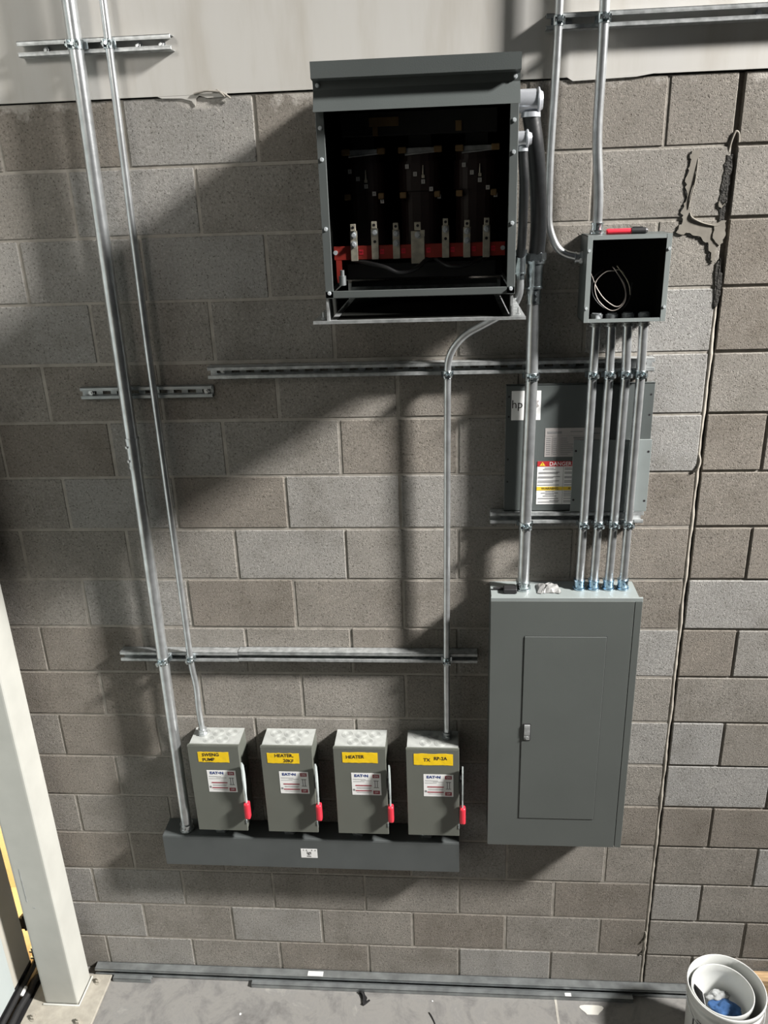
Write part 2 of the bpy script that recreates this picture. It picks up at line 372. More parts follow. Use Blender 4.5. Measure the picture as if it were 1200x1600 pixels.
b = MB(); b.box(-3.5, -2.80, .0, .45, -.1, .003)
struct(build('ground_outside', b, 'outside'))  # sand ground outside, added to catch light below the far wall
b = MB(); b.box(-2.788, -2.735, -1.5, -.01, .0005, .012, bev=.002)
struct(build('trim_1', b, 'black'))
# ------------------------------------------------------------------ steel column
t = thing('steel_column', 'cream painted square steel column with bolted base plate at the left edge', 'column', (-2.59, -.13, 0))
b = MB()
for x0, x1, y0, y1 in ((-2.667, -2.512, -.204, -.192), (-2.667, -2.512, -.078, -.066), (-2.667, -2.655, -.204, -.066), (-2.524, -2.512, -.204, -.066)): pass
b.box(-2.667, -2.512, -.204, -.066, .014, 4.9, bev=.012, seg=3)
build('shaft', b, 'cream', t)
b = MB(); b.box(-2.735, -2.418, -.345, -.047, .0005, .015, bev=.002); pl = build('base_plate', b, 'basep', t)
b = MB(); b.sweep([(-2.672, -.209, .017), (-2.507, -.209, .017), (-2.507, -.062, .017)], .005, n=6); build('weld_bead', b, 'cream', t)
for x, y in ((-2.467, -.086), (-2.477, -.285), (-2.686, -.275)):
    b = MB(); b.cyl((x, y, .015), (x, y, .018), .017); b.hexa((x, y, .018), (x, y, .030), .013); b.cyl((x, y, .03), (x, y, .040), .0065)
    build('anchor_bolt', b, 'basep', t)
b = MB(); b.box(-2.632, -2.629, -.2048, -.2038, .62, .80, mtx=None); b.box(-2.611, -2.600, -.2048, -.2038, .585, .589)
build('scuff_mark', b, 'greyrag', t)
# ------------------------------------------------------------------ strut channels
def strut(label, x0, x1, zc, depth=.041, y0=-.0005, m_='galvR', group='strut channels on the wall', h=.0206, slots=True, floorz=None, face='front'):
    o = MB(); th = .0026; yf = y0-depth
    if slots:
        o.box(x0, x1, y0-th, y0, zc+.007, zc+h); o.box(x0, x1, y0-th, y0, zc-h, zc-.007)
        x = x0
        while x < x1:
            o.box(x, min(x+.022, x1), y0-th, y0, zc-.0072, zc+.0072); x += .050
    else: o.box(x0, x1, y0-th, y0, zc-h, zc+h)
    for s_ in (1, -1):
        o.box(x0, x1, yf, y0, *sorted((zc+s_*h, zc+s_*(h-th))), bev=.0008)
        o.box(x0, x1, yf, yf+th, *sorted((zc+s_*h, zc+s_*(h-.0095))), bev=.0008)
        o.box(x0, x1, yf, yf+.009, *sorted((zc+s_*(h-.0095), zc+s_*(h-.0118))))
    ob = build('strut_channel', o, m_, None, ((x0+x1)/2, y0, zc)); tag(ob, label, 'metal channel', group)
    return ob
def anchors(ob, xs, zc, y=-.003):
    for x in xs:
        b = MB(); b.cyl((x, y, zc), (x, y-.002, zc), .011); b.hexa((x, y-.002, zc), (x, y-.010, zc), .0085); b.cyl((x, y-.010, zc), (x, y-.014, zc), .004)
        build('anchor_screw', b, 'galv', ob)
G = 'strut channels on the wall'
s = strut('short strut channel high on the cream wall at upper left, crossed by two conduits', -2.105, -1.643, 3.787); anchors(s, (-2.03, -1.75, -1.68), 3.787)
s = strut('long strut channel high on the cream wall at upper right', -.566, 2.0, 3.787); anchors(s, (-.50, .02, .10), 3.787)
s = strut('short shallow strut channel on the blocks behind the two left conduits', -2.103, -1.642, 2.750, .021, m_='steelD'); anchors(s, (-2.07, -1.665), 2.750)
s = strut('long slotted strut channel on the blocks below the open transformer', -1.645, -.604, 2.816); anchors(s, (-1.60, -1.13, -.64), 2.816)
s = strut('slotted strut channel behind five conduits, above the leaning grey cover', -.603, -.186, 2.816); anchors(s, (-.57, -.44), 2.816)
s = strut('strut channel under the leaning grey cover, above the tall panel cabinet', -.702, -.180, 2.2895); anchors(s, (-.67, ), 2.2895)
s = strut('left strut channel above the four switch boxes, crossed by the two left conduits', -2.115, -1.652, 1.7215, slots=False)
s = strut('right longer strut channel above the four switch boxes, ending beside the panel cabinet', -1.651, -.742, 1.7245, slots=False)
GF = 'channels lying on the floor'
s = strut('longest strut channel lying on the floor against the wall', -2.50, .43, .0215, slots=True, m_='steelD', group=GF, y0=-.002)
b = MB(); b.box(-1.50, -1.43, -.036, -.012, .0422, .0428); b.box(-1.50, -1.43, -.0436, -.0431, .003, .009); build('price_sticker', b, 'white', s)
def bar(label, x0, x1, y0, y1, h, group=GF):
    o = MB(); o.box(x0, x1, y1-.002, y1, .0008, h, bev=.0006); o.box(x0, x1, y0, y0+.002, .0008, h, bev=.0006); o.box(x0, x1, y0, y1, h-.0025, h, bev=.0006)
    ob = build('steel_channel', o, 'steelD', None, ((x0+x1)/2, y0, 0)); return tag(ob, label, 'metal channel', group)
bar('short dark steel channel on the floor beside the column base plate', -2.405, -2.225, -.072, -.048, .021)
s = bar('shallow steel channel on the floor in front of the longest one', -1.755, -.05, -.074, -.048, .021)
b = MB(); b.box(-.345, -.318, -.070, -.054, .0211, .0214); build('price_sticker', b, 'white', s)
# ------------------------------------------------------------------ conduits
def clamp(parent, x, y, z, r, tx=(1, 0)):
    b = MB(); pts = [(x+(r+.0014)*math.cos(a), y+(r+.0014)*math.sin(a), z) for a in [i*2*math.pi/24 for i in range(24)]]
    n = 24; vs = []; fs = []
    for rr, dz in ((r+.0003, -.011), (r+.0026, -.011), (r+.0026, .011), (r+.0003, .011)):
        for i in range(n): a = 2*math.pi*i/n; vs.append((x+rr*math.cos(a), y+rr*math.sin(a), z+dz))
    for j in range(4):
        for i in range(n): fs.append((j*n+i, j*n+(i+1) % n, ((j+1) % 4)*n+(i+1) % n, ((j+1) % 4)*n+i))
    b.add(vs, fs, smooth=False)
    for s_ in (-1, 1):
        b.box(x+s_*(r*.55)-.0013, x+s_*(r*.55)+.0013, y-r-.016, y-r*.8, z-.010, z+.010)
        b.box(x+s_*(r+.0013)-.0014, x+s_*(r+.0013)+.0014, y-.001, y+r+.001, z-.010, z+.010)
        b.box(*sorted((x+s_*r*.9, x+s_*(r+.008))), y+r-.003, y+r-.0005, z-.009, z+.009)
    for dz in (-.0115, .0115): b.sweep([(p[0], p[1], z+dz) for p in pts], .0016, n=6, closed=True)
    c = build('strut_clamp', b, 'zinc', parent)
    b = MB(); b.cyl((x-r*.55-.006, y-r-.009, z), (x+r*.55+.009, y-r-.009, z), .0034, n=10); b.hexa((x+r*.55+.003, y-r-.009, z), (x+r*.55+.008, y-r-.009, z), .0072); b.hexa((x-r*.55-.001, y-r-.009, z), (x-r*.55-.006, y-r-.009, z), .0068)
    b.cyl((x+.2*r, y-r-.012, z-.001), (x+.25*r, y-r-.019, z-.001), .0052, n=10)
    build('clamp_screw', b, 'zinc', c)
def connector(parent, p, d, r, m_='zinc', L=.032):
    p = Vector(p); d = Vector(d).normalized(); b = MB()
    b.cyl(p+d*.004, p+d*L, r+.0035); b.cyl(p+d*(L-.003), p+d*(L+.002), r+.0055); b.cyl(p, p+d*.005, r+.0075); b.hexa(p+d*.005, p+d*.011, r+.0065)
    q = p+d*(L*.6); b.cyl(q, q+Vector((0, -(r+.009), 0)), .0035, n=8)
    build('conduit_connector', b, m_, parent)
def conduit(label, pts, r, rad=.09, clamps=(), ends=(), m_='galv', group='metal conduits'):
    t = thing('conduit', label, 'conduit', pts[-1], group)
    b = MB(); b.sweep(fillet(pts, rad), r, n=20); build('pipe', b, m_, t)
    for c in clamps: clamp(t, *c, r)
    for p, d, mm, L in ends: connector(t, p, d, r, mm, L)
    return t
# big left
t = conduit('thickest conduit on the left, running from the frame top down to the wireway', [(-1.913, -.0635, 4.3), (-1.9455, -.0635, .905)], .0215, clamps=((-1.918, -.0635, 3.787), (-1.938, -.0635, 1.722)), ends=(((-1.9455, -.0635, .903), (0, 0, 1), 'galv', .03),))
b = MB(); b.cyl((-1.9302, -.0635, 2.50), (-1.9294, -.0635, 2.60), .0236); b.cyl((-1.9303, -.0635, 2.495), (-1.9302, -.0635, 2.505), .0248); b.cyl((-1.9294, -.0635, 2.595), (-1.9293, -.0635, 2.605), .0248)
for z in (2.525, 2.575): b.cyl((-1.93, -.0635, z), (-1.944, -.088, z), .005, n=10)
build('coupling', b, 'galv', t)
t = conduit('thin left conduit ending in the top of the leftmost switch box', [(-1.816, -.0545, 4.3), (-1.832, -.0545, 2.9), (-1.834, -.0545, 1.69), (-1.823, -.0580, 1.60), (-1.8265, -.062, 1.50), (-1.8285, -.045, 1.374)], .0117, .05, clamps=((-1.8235, -.0545, 3.787), (-1.834, -.0545, 1.722)), ends=(((-1.8285, -.045, 1.3725), (0, -.02, 1), 'galv', .022),))
t = conduit('thin conduit curving out below the transformer and down to the rightmost switch box', [(-.626, -.10, 3.150), (-.624, -.10, 3.055), (-.645, -.095, 3.012), (-.705, -.085, 2.975), (-.800, -.065, 2.925), (-.846, -.0545, 2.86), (-.8475, -.0545, 2.78), (-.857, -.0545, 1.75), (-.8575, -.045, 1.374)], .0117, .06, clamps=((-.8475, -.0545, 2.800), (-.857, -.0545, 1.7245)), ends=(((-.8575, -.045, 1.3725), (0, 0, 1), 'steelD', .024),))
t = conduit('thick conduit to the left of four, from the black flexible hose to the panel cabinet', [(-.579, -.0615, 3.155), (-.577, -.0615, 2.8), (-.583, -.0615, 2.28), (-.584, -.0615, 2.031)], .0200, clamps=((-.577, -.0615, 2.790), (-.583, -.0615, 2.2725)), ends=(((-.584, -.0615, 2.028), (0, 0, 1), 'zinc', .03),))
t = conduit('thin conduit at upper right that curves into the left side of the junction box', [(-.532, -.0545, 4.3), (-.533, -.0545, 3.75), (-.544, -.0545, 3.42), (-.541, -.0545, 3.24), (-.505, -.055, 3.168), (-.436, -.055, 3.152)], .0117, .09, clamps=((-.533, -.0545, 3.787),), ends=(((-.434, -.055, 3.152), (-1, 0, 0.05), 'galv', .022),))
t = conduit('conduit at upper right that drops into the top of the junction box', [(-.414, -.0575, 4.3), (-.409, -.0575, 3.70), (-.4125, -.0575, 3.49), (-.396, -.0575, 3.33), (-.396, -.0575, 3.222)], .0147, .07, clamps=((-.410, -.0575, 3.787),), ends=(((-.396, -.0575, 3.2205), (0, 0, 1), 'zinc', .03),))
for (x0, x1, x2), nm in zip(((-.382, -.383, -.387), (-.335, -.331, -.3375), (-.286, -.279, -.286), (-.236, -.2325, -.236)), ('first (leftmost)', 'second from the left', 'third from the left', 'fourth (rightmost)')):
    conduit(nm+' of the four parallel conduits between junction box and panel cabinet', [(x0, -.0575, 2.965), (x1, -.0575, 2.79), ((x1+x2)/2, -.0575, 2.3), (x2, -.0575, 2.031)], .0147, .02, clamps=((x1, -.0575, 2.790), ((x1+x2)/2, -.0575, 2.2725)), ends=(((x2, -.0575, 2.028), (0, 0, 1), 'zincB', .034), ((x0, -.0575, 2.966), (0, 0, -1), 'galvR', .02)))
# flexible conduits
def hose(label, pts, r, elbow, loc):
    t = thing('flexible_conduit', label, 'flexible conduit', loc, 'black flexible conduits')
    b = MB(); b.sweep(catmull(pts, 10), r, n=20); build('hose', b, 'hose', t)
    e0, e1, re = elbow
    b = MB(); b.cyl(e0, e1, re, n=28)
    b.cyl(e1, Vector(e1)+Vector((.012, 0, 0)), re, re*.72, n=28)
    b.sweep([(e1[0], e1[1]+(re+.001)*math.cos(a), e1[2]+(re+.001)*math.sin(a)) for a in [i*2*math.pi/28 for i in range(28)]], .0035, n=8, closed=True)
    q = Vector(pts[0]); b.cyl((q.x, q.y, e0[2]-re*.9), q-Vector((0, 0, .010)), r*1.08, r*1.12, n=24)
    build('elbow_fitting', b, 'elbow', t)
    return t
t = hose('thick black flexible conduit hanging right of the transformer', [(-.618, -.22, 3.545), (-.603, -.215, 3.46), (-.588, -.18, 3.36), (-.577, -.12, 3.26), (-.574, -.075, 3.19), (-.578, -.0615, 3.15)], .0240, ((-.668, -.22, 3.575), (-.599, -.22, 3.575), .030), (-.58, -.06, 3.15))
b = MB(); b.hexa((-.578, -.0615, 3.148), (-.578, -.0615, 3.172), .034); b.cyl((-.578, -.0615, 3.140), (-.578, -.0615, 3.150), .031); b.cyl((-.578, -.0615, 3.072), (-.578, -.0615, 3.14), .0265); b.cyl((-.579, -.0615, 3.066), (-.579, -.0615, 3.073), .030); b.cyl((-.579, -.0615, 3.020), (-.579, -.0615, 3.068), .0232)
b.cyl((-.579, -.0615, 3.05), (-.571, -.088, 3.05), .005, n=8); b.cyl((-.579, -.0615, 3.032), (-.571, -.088, 3.032), .005, n=8)
build('conduit_connector', b, 'zinc', t)
t = hose('thin black flexible conduit close beside the transformer side', [(-.645, -.31, 3.458), (-.638, -.30, 3.37), (-.634, -.25, 3.28), (-.628, -.16, 3.21), (-.626, -.10, 3.165)], .0132, ((-.668, -.31, 3.478), (-.634, -.31, 3.478), .0195), (-.626, -.1, 3.16))
b = MB(); b.hexa((-.626, -.10, 3.168), (-.626, -.10, 3.184), .020); b.cyl((-.626, -.10, 3.118), (-.626, -.10, 3.168), .0165); b.cyl((-.626, -.10, 3.098), (-.626, -.10, 3.12), .0135); b.cyl((-.626, -.10, 3.114), (-.626, -.10, 3.118), .018)
build('conduit_connector', b, 'zinc', t)
# ------------------------------------------------------------------ transformer
t = thing('transformer', 'open grey wall transformer with exposed coils and a row of terminal lugs', 'transformer', (-.92, -.25, 3.04))
x0, x1 = -1.166, -.672
b = MB(); b.box(x0, x0+.003, -.497, -.03, 3.105, 3.62); b.box(x1-.003, x1, -.497, -.03, 3.105, 3.62); b.box(x0, x1, -.035, -.03, 3.105, 3.62)
build('housing', b, 'paint', t)
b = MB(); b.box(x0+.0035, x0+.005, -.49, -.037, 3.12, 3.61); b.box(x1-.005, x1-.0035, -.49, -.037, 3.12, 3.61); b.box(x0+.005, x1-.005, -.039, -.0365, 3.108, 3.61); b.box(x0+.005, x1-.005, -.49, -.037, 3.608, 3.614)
build('housing_shade', b, 'inner', t)  # dark sheets that paint the shade inside the housing
b = MB(); b.prism([(-.03, 3.66), (-.536, 3.653), (-.536, 3.617), (-.508, 3.614), (-.505, 3.595), (-.530, 3.546), (-.524, 3.546), (-.497, 3.592), (-.497, 3.616), (-.03, 3.618)], 'x', x0-.001, x1+.001)
build('hood', b, 'paint', t)
for nm, a, c in (('left', x0, x0+.021), ('right', x1-.021, x1)):
    b = MB(); b.box(a, c, -.502, -.497, 3.103, 3.60, bev=.001); f_ = build('front_flange', b, 'frame', t)
    xx = (a+c)/2
    for z in (3.605, 3.512, 3.441, 3.277, 3.117):
        b = MB(); yy = -.502 if z < 3.6 else -.5075
        b.cyl((xx, yy, z), (xx, yy-.002, z), .0052); b.hexa((xx, yy-.002, z), (xx, yy-.006, z), .0040); build('screw', b, 'bolt', f_)
b = MB(); b.box(x0, x1, -.502, -.498, 3.104, 3.122, bev=.001); b.box(x0, x1, -.50, -.44, 3.103, 3.106); build('sill', b, 'frame', t)
b = MB(); b.box(x0+.02, x1-.02, -.06, -.037, 3.085, 3.10); build('rear_sill', b, 'frame', t)
b = MB(); b.box(-1.203, -.642, -.505, -.004, 3.040, 3.044); b.box(-1.203, -.642, -.507, -.503, 3.038, 3.046); b.box(-1.203, -.642, -.006, -.003, 3.040, 3.09)
build('mounting_tray', b, 'galvR', t)
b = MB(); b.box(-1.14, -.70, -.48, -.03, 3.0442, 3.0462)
build('tray_shade', b, 'inner', t)  # dark sheet that paints the shade over the tray
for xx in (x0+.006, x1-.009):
    b = MB(); b.box(xx, xx+.002, -.47, -.05, 3.0465, 3.104); build('light_block_sheet', b, 'inner', t)  # added sheets that keep light out from under the housing
for xx in (-1.163, -.679):
    b = MB(); b.box(xx-.003, xx+.003, -.498, -.47, 3.044, 3.106); build('foot', b, 'galvR', t)
    b = MB(); b.box(xx-.003, xx+.003, -.05, -.03, 3.044, 3.106); build('foot', b, 'galvR', t)
b = MB(); b.prism([(-.50, 3.044), (-.44, 3.044), (-.50, 3.075)], 'x', -.679, -.675); b.box(-.675, -.645, -.50, -.44, 3.044, 3.048); b.cyl((-.66, -.48, 3.046), (-.66, -.48, 3.066), .003); b.hexa((-.66, -.48, 3.046), (-.66, -.48, 3.052), .006); build('bracket', b, 'galvR', t)
b = MB(); b.cyl((-1.178, -.48, 3.046), (-1.178, -.48, 3.066), .003); b.hexa((-1.178, -.48, 3.046), (-1.178, -.48, 3.052), .006)
build('tray_bolt', b, 'galvR', t)
# core and coils
b = MB(); b.box(-1.13, -.71, -.30, -.12, 3.50, 3.56, bev=.003); b.box(-1.13, -.71, -.30, -.12, 3.13, 3.175, bev=.003)
for xc in (-1.071, -.918, -.765): b.box(xc-.03, xc+.03, -.28, -.14, 3.17, 3.51)
build('core', b, 'core', t)
for xc in (-1.071, -.918, -.765):
    b = MB(); pr = []
    for k in range(28):
        a = 2*math.pi*k/28; pr.append((xc+.056*math.copysign(abs(math.cos(a))**.6, math.cos(a)), -.21+.085*math.copysign(abs(math.sin(a))**.6, math.sin(a))))
    b.prism(pr, 'z', 3.20, 3.455)
    pr2 = [(x_+(x_-xc)*.10, y_+(y_+.21)*.06) for x_, y_ in pr]; b.prism(pr2, 'z', 3.36, 3.435)
    cc = build('coil', b, 'coil', t)
    b = MB(); b.box(xc-.05, xc+.05, -.302, -.296, 3.455, 3.468); b.sweep([(xc-.04, -.30, 3.452), (xc+.045, -.30, 3.458)], .003, n=8); build('tie_band', b, 'galvR', cc)
    for dx, zz, sz in ((-.047, 3.463, .011), (.049, 3.463, .011), (-.047, 3.350, .009), (.046, 3.350, .008)):
        b = MB(); b.box(xc+dx-sz, xc+dx+sz, -.312, -.29, zz-.008, zz+.008, bev=.002); build('spacer_block', b, 'tan', cc)
    k0 = {-1.071: (-1.109, 3.415), -.918: (-.953, 3.422), -.765: (-.800, 3.421)}[xc]
    for i in range(5):
        b = MB(); px_, pz_ = k0[0]+i*.0215, k0[1]-i*.0195
        b.box(px_-.005, px_+.005, -.3035, -.302, pz_-.0055, pz_+.0055); tg = build('tap_tag', b, 'tag', cc)
        text('tag_number', str(i+1), .008, 'ink', px_, -.3037, pz_, tg)
    b = MB(); b.box(k0[0]+.039, k0[0]+.047, -.305, -.30, k0[1]-.030, k0[1]-.022); b.cyl((k0[0]+.043, -.304, k0[1]-.022), (k0[0]+.043, -.304, k0[1]+.002), .0025, .001, n=8)
    build('tap_stud', b, 'lug', cc)
b = MB(); b.box(-1.155, -.69, -.375, -.365, 3.190, 3.226, bev=.001); b.box(-1.150, -1.135, -.375, -.36, 3.13, 3.19)
bus = build('terminal_board', b, 'bustred', t)
for xx in (-1.150, -.697):
    b = MB(); b.cyl((xx, -.375, 3.21), (xx, -.378, 3.21), .006); build('board_screw', b, 'bolt', bus)
for i, (xc, z0, z1) in enumerate(((-1.098, 3.187, 3.283), (-1.041, 3.190, 3.288), (-.983, 3.190, 3.283), (-.924, 3.176, 3.283), (-.850, 3.189, 3.290), (-.793, 3.188, 3.284), (-.741, 3.187, 3.288))):
    b = MB()
    if i == 3:
        b.box(xc-.019, xc+.017, -.380, -.376, z0, 3.260, bev=.0006); b.box(xc-.009, xc+.008, -.392, -.380, 3.262, z1, bev=.001); b.box(xc+.006, xc+.018, -.386, -.38, 3.246, 3.262)
        bolts = [(xc, 3.25, .009)]
    else:
        b.box(xc-.0095, xc+.0095, -.380, -.376, z0, z1-.018, bev=.0006); b.box(xc-.007, xc+.007, -.392, -.380, z1-.018, z1, bev=.001)
        bolts = [(xc, z1-.028, .0085)]+([(xc, z1-.052, .0085)] if i in (0, 2, 5) else [])
    lg = build('terminal_lug', b, 'lug', bus)
    for bx_, bz_, br_ in bolts:
        b = MB(); b.cyl((bx_, -.3802, bz_), (bx_, -.3835, bz_), br_); b.cyl((bx_, -.3835, bz_), (bx_, -.389, bz_), br_*.75, br_*.55); build('lug_bolt', b, 'bolt', lg)
    b = MB()
    for dz in ((z1-.009),): b.cyl((xc, -.3915, dz), (xc, -.3926, dz), .0038, n=12)
    if i in (1, 4, 6): b.cyl((xc, -.3798, z1-.052), (xc, -.3806, z1-.052), .004, n=12)
    build('screw_hole', b, 'ink', lg)
    b = MB(); b.box(xc+.013, xc+.024, -.3758, -.3752, 3.203, 3.216) if i != 3 else b.box(xc+.022, xc+.033, -.3758, -.3752, 3.203, 3.216); tg = build('terminal_mark', b, 'red', bus)
    xm = xc+.0185 if i != 3 else xc+.0275
    text('terminal_letter', ('X1', 'H1', 'X2', 'X0', 'H2', 'X3', 'H3')[i], .0075, 'ink', xm, -.376, 3.2095, tg, sx=.8)
b = MB(); b.sweep(catmull([(-1.10, -.36, 3.188), (-1.02, -.40, 3.172), (-.975, -.405, 3.155), (-.93, -.40, 3.165), (-.90, -.37, 3.188)], 8), .006, n=10)
b.sweep(catmull([(-.88, -.36, 3.188), (-.84, -.395, 3.168), (-.79, -.395, 3.170), (-.74, -.36, 3.188)], 8), .006, n=10)
build('lead_wire', b, 'black', t)
b = MB(); b.cyl((-1.133, -.39, 3.125), (-1.133, -.39, 3.150), .010); b.cyl((-1.133, -.39, 3.15), (-1.133, -.39, 3.165), .006); build('ground_stud', b, 'steelD', t)
b = MB(); b.box(-1.052, -.973, -.303, -.301, 3.523, 3.545); ln = build('rating_strip', b, 'tan', t)
b = MB(); b.box(-1.043, -1.029, -.303, -.301, 3.50, 3.522); b.box(-.822, -.806, -.303, -.301, 3.505, 3.53); build('spacer_tab', b, 'tan', t)
# ------------------------------------------------------------------ junction box
jx0, jx1, jz0, jz1, jd = -.433, -.190, 2.967, 3.219, -.13
t = thing('junction_box', 'open square grey junction box with a coil of wire inside', 'junction box', (-.31, -.06, 2.967))
b = MB(); b.box(jx0, jx0+.002, jd, -.001, jz0, jz1); b.box(jx1-.002, jx1, jd, -.001, jz0, jz1); b.box(jx0, jx1, jd, -.001, jz1-.002, jz1); b.box(jx0, jx1, jd, -.001, jz0, jz0+.002); b.box(jx0, jx1, -.003, -.001, jz0, jz1)
build('body', b, 'paint', t)
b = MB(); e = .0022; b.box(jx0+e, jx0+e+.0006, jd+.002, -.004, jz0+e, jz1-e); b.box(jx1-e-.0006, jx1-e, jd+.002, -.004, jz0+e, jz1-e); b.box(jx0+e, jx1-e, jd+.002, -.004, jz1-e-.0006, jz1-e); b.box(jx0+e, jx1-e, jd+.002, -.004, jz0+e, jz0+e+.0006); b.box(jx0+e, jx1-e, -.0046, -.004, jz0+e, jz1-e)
build('box_shade', b, 'inner', t)  # dark sheets that paint the unlit inside of the box
b = MB(); fw = .015
b.box(jx0, jx0+fw, jd-.0015, jd+.0005, jz0, jz1, bev=.0004); b.box(jx1-fw, jx1, jd-.0015, jd+.0005, jz0, jz1, bev=.0004); b.box(jx0+fw, jx1-fw, jd-.001, jd+.0005, jz1-.012, jz1); b.box(jx0+fw, jx1-fw, jd-.001, jd+.0005, jz0, jz0+.011)
fr = build('front_frame', b, 'ltgrey', t)
for xx, z in ((jx0+.006, 3.177), (jx0+.006, 3.01), (jx1-.006, 3.177), (jx1-.006, 3.01)):
    b = MB(); b.cyl((xx, jd-.0015, z), (xx, jd-.004, z), .0042, n=12); build('screw', b, 'bolt', fr)
b = MB(); b.cyl((-.40, -.0048, 3.175), (-.40, -.0056, 3.175), .014); b.cyl((-.40, -.0056, 3.175), (-.40, -.0062, 3.175), .009); build('knockout', b, 'black', t)
for xx in (-.382, -.335, -.286, -.236):
    b = MB(); b.cyl((xx, -.0575, jz0+.003), (xx, -.0575, jz0+.014), .019); b.cyl((xx, -.0575, jz0+.014), (xx, -.0575, jz0+.018), .015); build('locknut', b, 'bolt', t)
tw = thing('wire_coil', 'thin white wires coiled loosely inside the open junction box', 'wire', (-.35, -.06, 3.0))
Yw = -.075
b = MB(); b.sweep(catmull([(-.428, Yw, 3.13), (-.410, Yw, 3.107), (-.391, Yw, 3.066), (-.365, Yw-.01, 3.030), (-.328, Yw-.012, 3.007), (-.306, Yw-.01, 3.025), (-.305, Yw-.01, 3.055), (-.320, Yw, 3.09), (-.346, Yw, 3.125)], 8), .0015, n=8)
build('white_strand', b, 'wirew', tw)
b = MB(); b.sweep(catmull([(-.336, Yw+.006, 3.112), (-.365, Yw, 3.110), (-.392, Yw, 3.085), (-.395, Yw-.004, 3.055), (-.380, Yw-.008, 3.022), (-.345, Yw-.01, 2.996), (-.318, Yw-.012, 3.004), (-.302, Yw-.012, 3.032), (-.307, Yw-.006, 3.07), (-.326, Yw, 3.10)], 8), .0015, n=8)
build('white_strand', b, 'wirew', tw)
b = MB(); b.sweep(catmull([(-.333, Yw, 3.127), (-.315, Yw, 3.105), (-.300, Yw, 3.085), (-.291, Yw, 3.065), (-.287, Yw, 3.04)], 8), .0016, n=8); b.sweep(catmull([(-.34, Yw+.006, 3.114), (-.318, Yw+.004, 3.112), (-.297, Yw, 3.078), (-.289, Yw, 3.06)], 8), .0014, n=8)
build('bare_strand', b, 'lug', tw)
b = MB(); b.sweep(catmull([(-.37, Yw+.01, 3.118), (-.40, Yw+.01, 3.09), (-.398, Yw+.01, 3.04), (-.36, Yw+.01, 3.0), (-.31, Yw+.01, 2.995), (-.285, Yw+.01, 3.03), (-.282, Yw+.008, 3.075)], 8), .002, n=8); build('black_strand', b, 'black', tw)
t = thing('marker_pen', 'red marker pen with black cap lying on top of the junction box', 'pen', (-.32, -.10, jz1))
b = MB(); b.cyl((-.372, -.10, jz1+.0085), (-.303, -.10, jz1+.0085), .008); b.cyl((-.376, -.10, jz1+.0085), (-.372, -.10, jz1+.0085), .0065, .008); build('barrel', b, 'red', t)
b = MB(); b.cyl((-.303, -.10, jz1+.009), (-.262, -.10, jz1+.009), .0092); b.cyl((-.262, -.10, jz1+.009), (-.256, -.10, jz1+.009), .0092, .006); b.box(-.300, -.270, -.103, -.097, jz1+.017, jz1+.0205); build('cap', b, 'black', t)
# ------------------------------------------------------------------ leaning covers
t = thing('transformer_cover', 'large grey sheet cover with warning labels leaning on the wall behind the conduits', 'cover panel', (-.415, -.02, 2.3115))
b = MB(); b.box(-.655, -.177, -.030, -.027, 2.3115, 2.756, bev=.0008); b.box(-.655, -.177, -.030, -.016, 2.3115, 2.3145); b.box(-.655, -.177, -.030, -.016, 2.753, 2.756)
cv = build('sheet', b, 'paint', t)
b = MB()
for xx, z in ((-.645, 2.717), (-.645, 2.649), (-.187, 2.717), (-.187, 2.649), (-.645, 2.50), (-.645, 2.42)): b.cyl((xx, -.0298, z), (xx, -.0304, z), .0035, n=10)
build('screw_hole', b, 'ink', cv)
YL = -.0304
b = MB(); b.box(-.637, -.541, YL-.0003, -.030, 2.637, 2.736); lb = build('maker_label', b, 'white', t)
text('letters', 'hp', .040, 'ink', -.618, YL-.0005, 2.690, lb, sx=.95)
b = MB(); b.prism([(-.564, 2.696), (-.555, 2.704), (-.546, 2.703), (-.552, 2.694), (-.546, 2.684), (-.556, 2.678), (-.566, 2.682), (-.558, 2.690)], 'y', YL-.0008, YL-.0002); build('swoosh_mark', b, 'greylab', lb)
b = MB(); b.box(-.523, -.318, YL-.0003, -.030, 2.508, 2.608); lb = build('rating_label', b, 'greylab', t)
r_ = [(-.515, -.468, 2.589, 2.597), (-.44, -.40, 2.594, 2.597), (-.395, -.335, 2.586, 2.591), (-.520, -.33, 2.581, 2.5818), (-.43, -.39, 2.572, 2.577)]
for i in range(9):
    z = 2.572-i*.007
    r_ += [(-.518, -.504, z, z+.0025), (-.495, -.483, z, z+.003), (-.470, -.470+random.uniform(.02, .05), z, z+.0022)]
r_ += [(-.4985, -.498, 2.512, 2.58), (-.474, -.4735, 2.512, 2.58)]
bars('small_print', r_, YL-.0006, 'inkgrey', lb)
b = MB(); b.box(-.545, -.40, YL-.0003, -.030, 2.337, 2.492); lb = build('danger_label', b, 'white', t)
b = MB(); b.box(-.545, -.40, YL-.0008, YL-.0002, 2.474, 2.4925); h_ = build('red_header', b, 'redlab', lb)
text('danger_lettering', 'DANGER', .019, 'white', -.468, YL-.0010, 2.4828, lb, sx=.97, bold=.0002)
b = MB(); b.prism([(-.538, 2.4765), (-.518, 2.4765), (-.528, 2.4905)], 'y', YL-.0011, YL-.0006); build('warning_triangle', b, 'orange', lb)
text('exclamation_mark', '!', .012, 'ink', -.528, YL-.0013, 2.4815, lb)
b = MB(); b.box(-.545, -.458, YL-.0008, YL-.0002, 2.388, 2.401); b.box(-.4565, -.40, YL-.0008, YL-.0002, 2.388, 2.401); build('yellow_header', b, 'orange', lb)
text('warning_lettering', 'WARNING', .012, 'ink', -.50, YL-.0010, 2.3945, lb, sx=1.0)
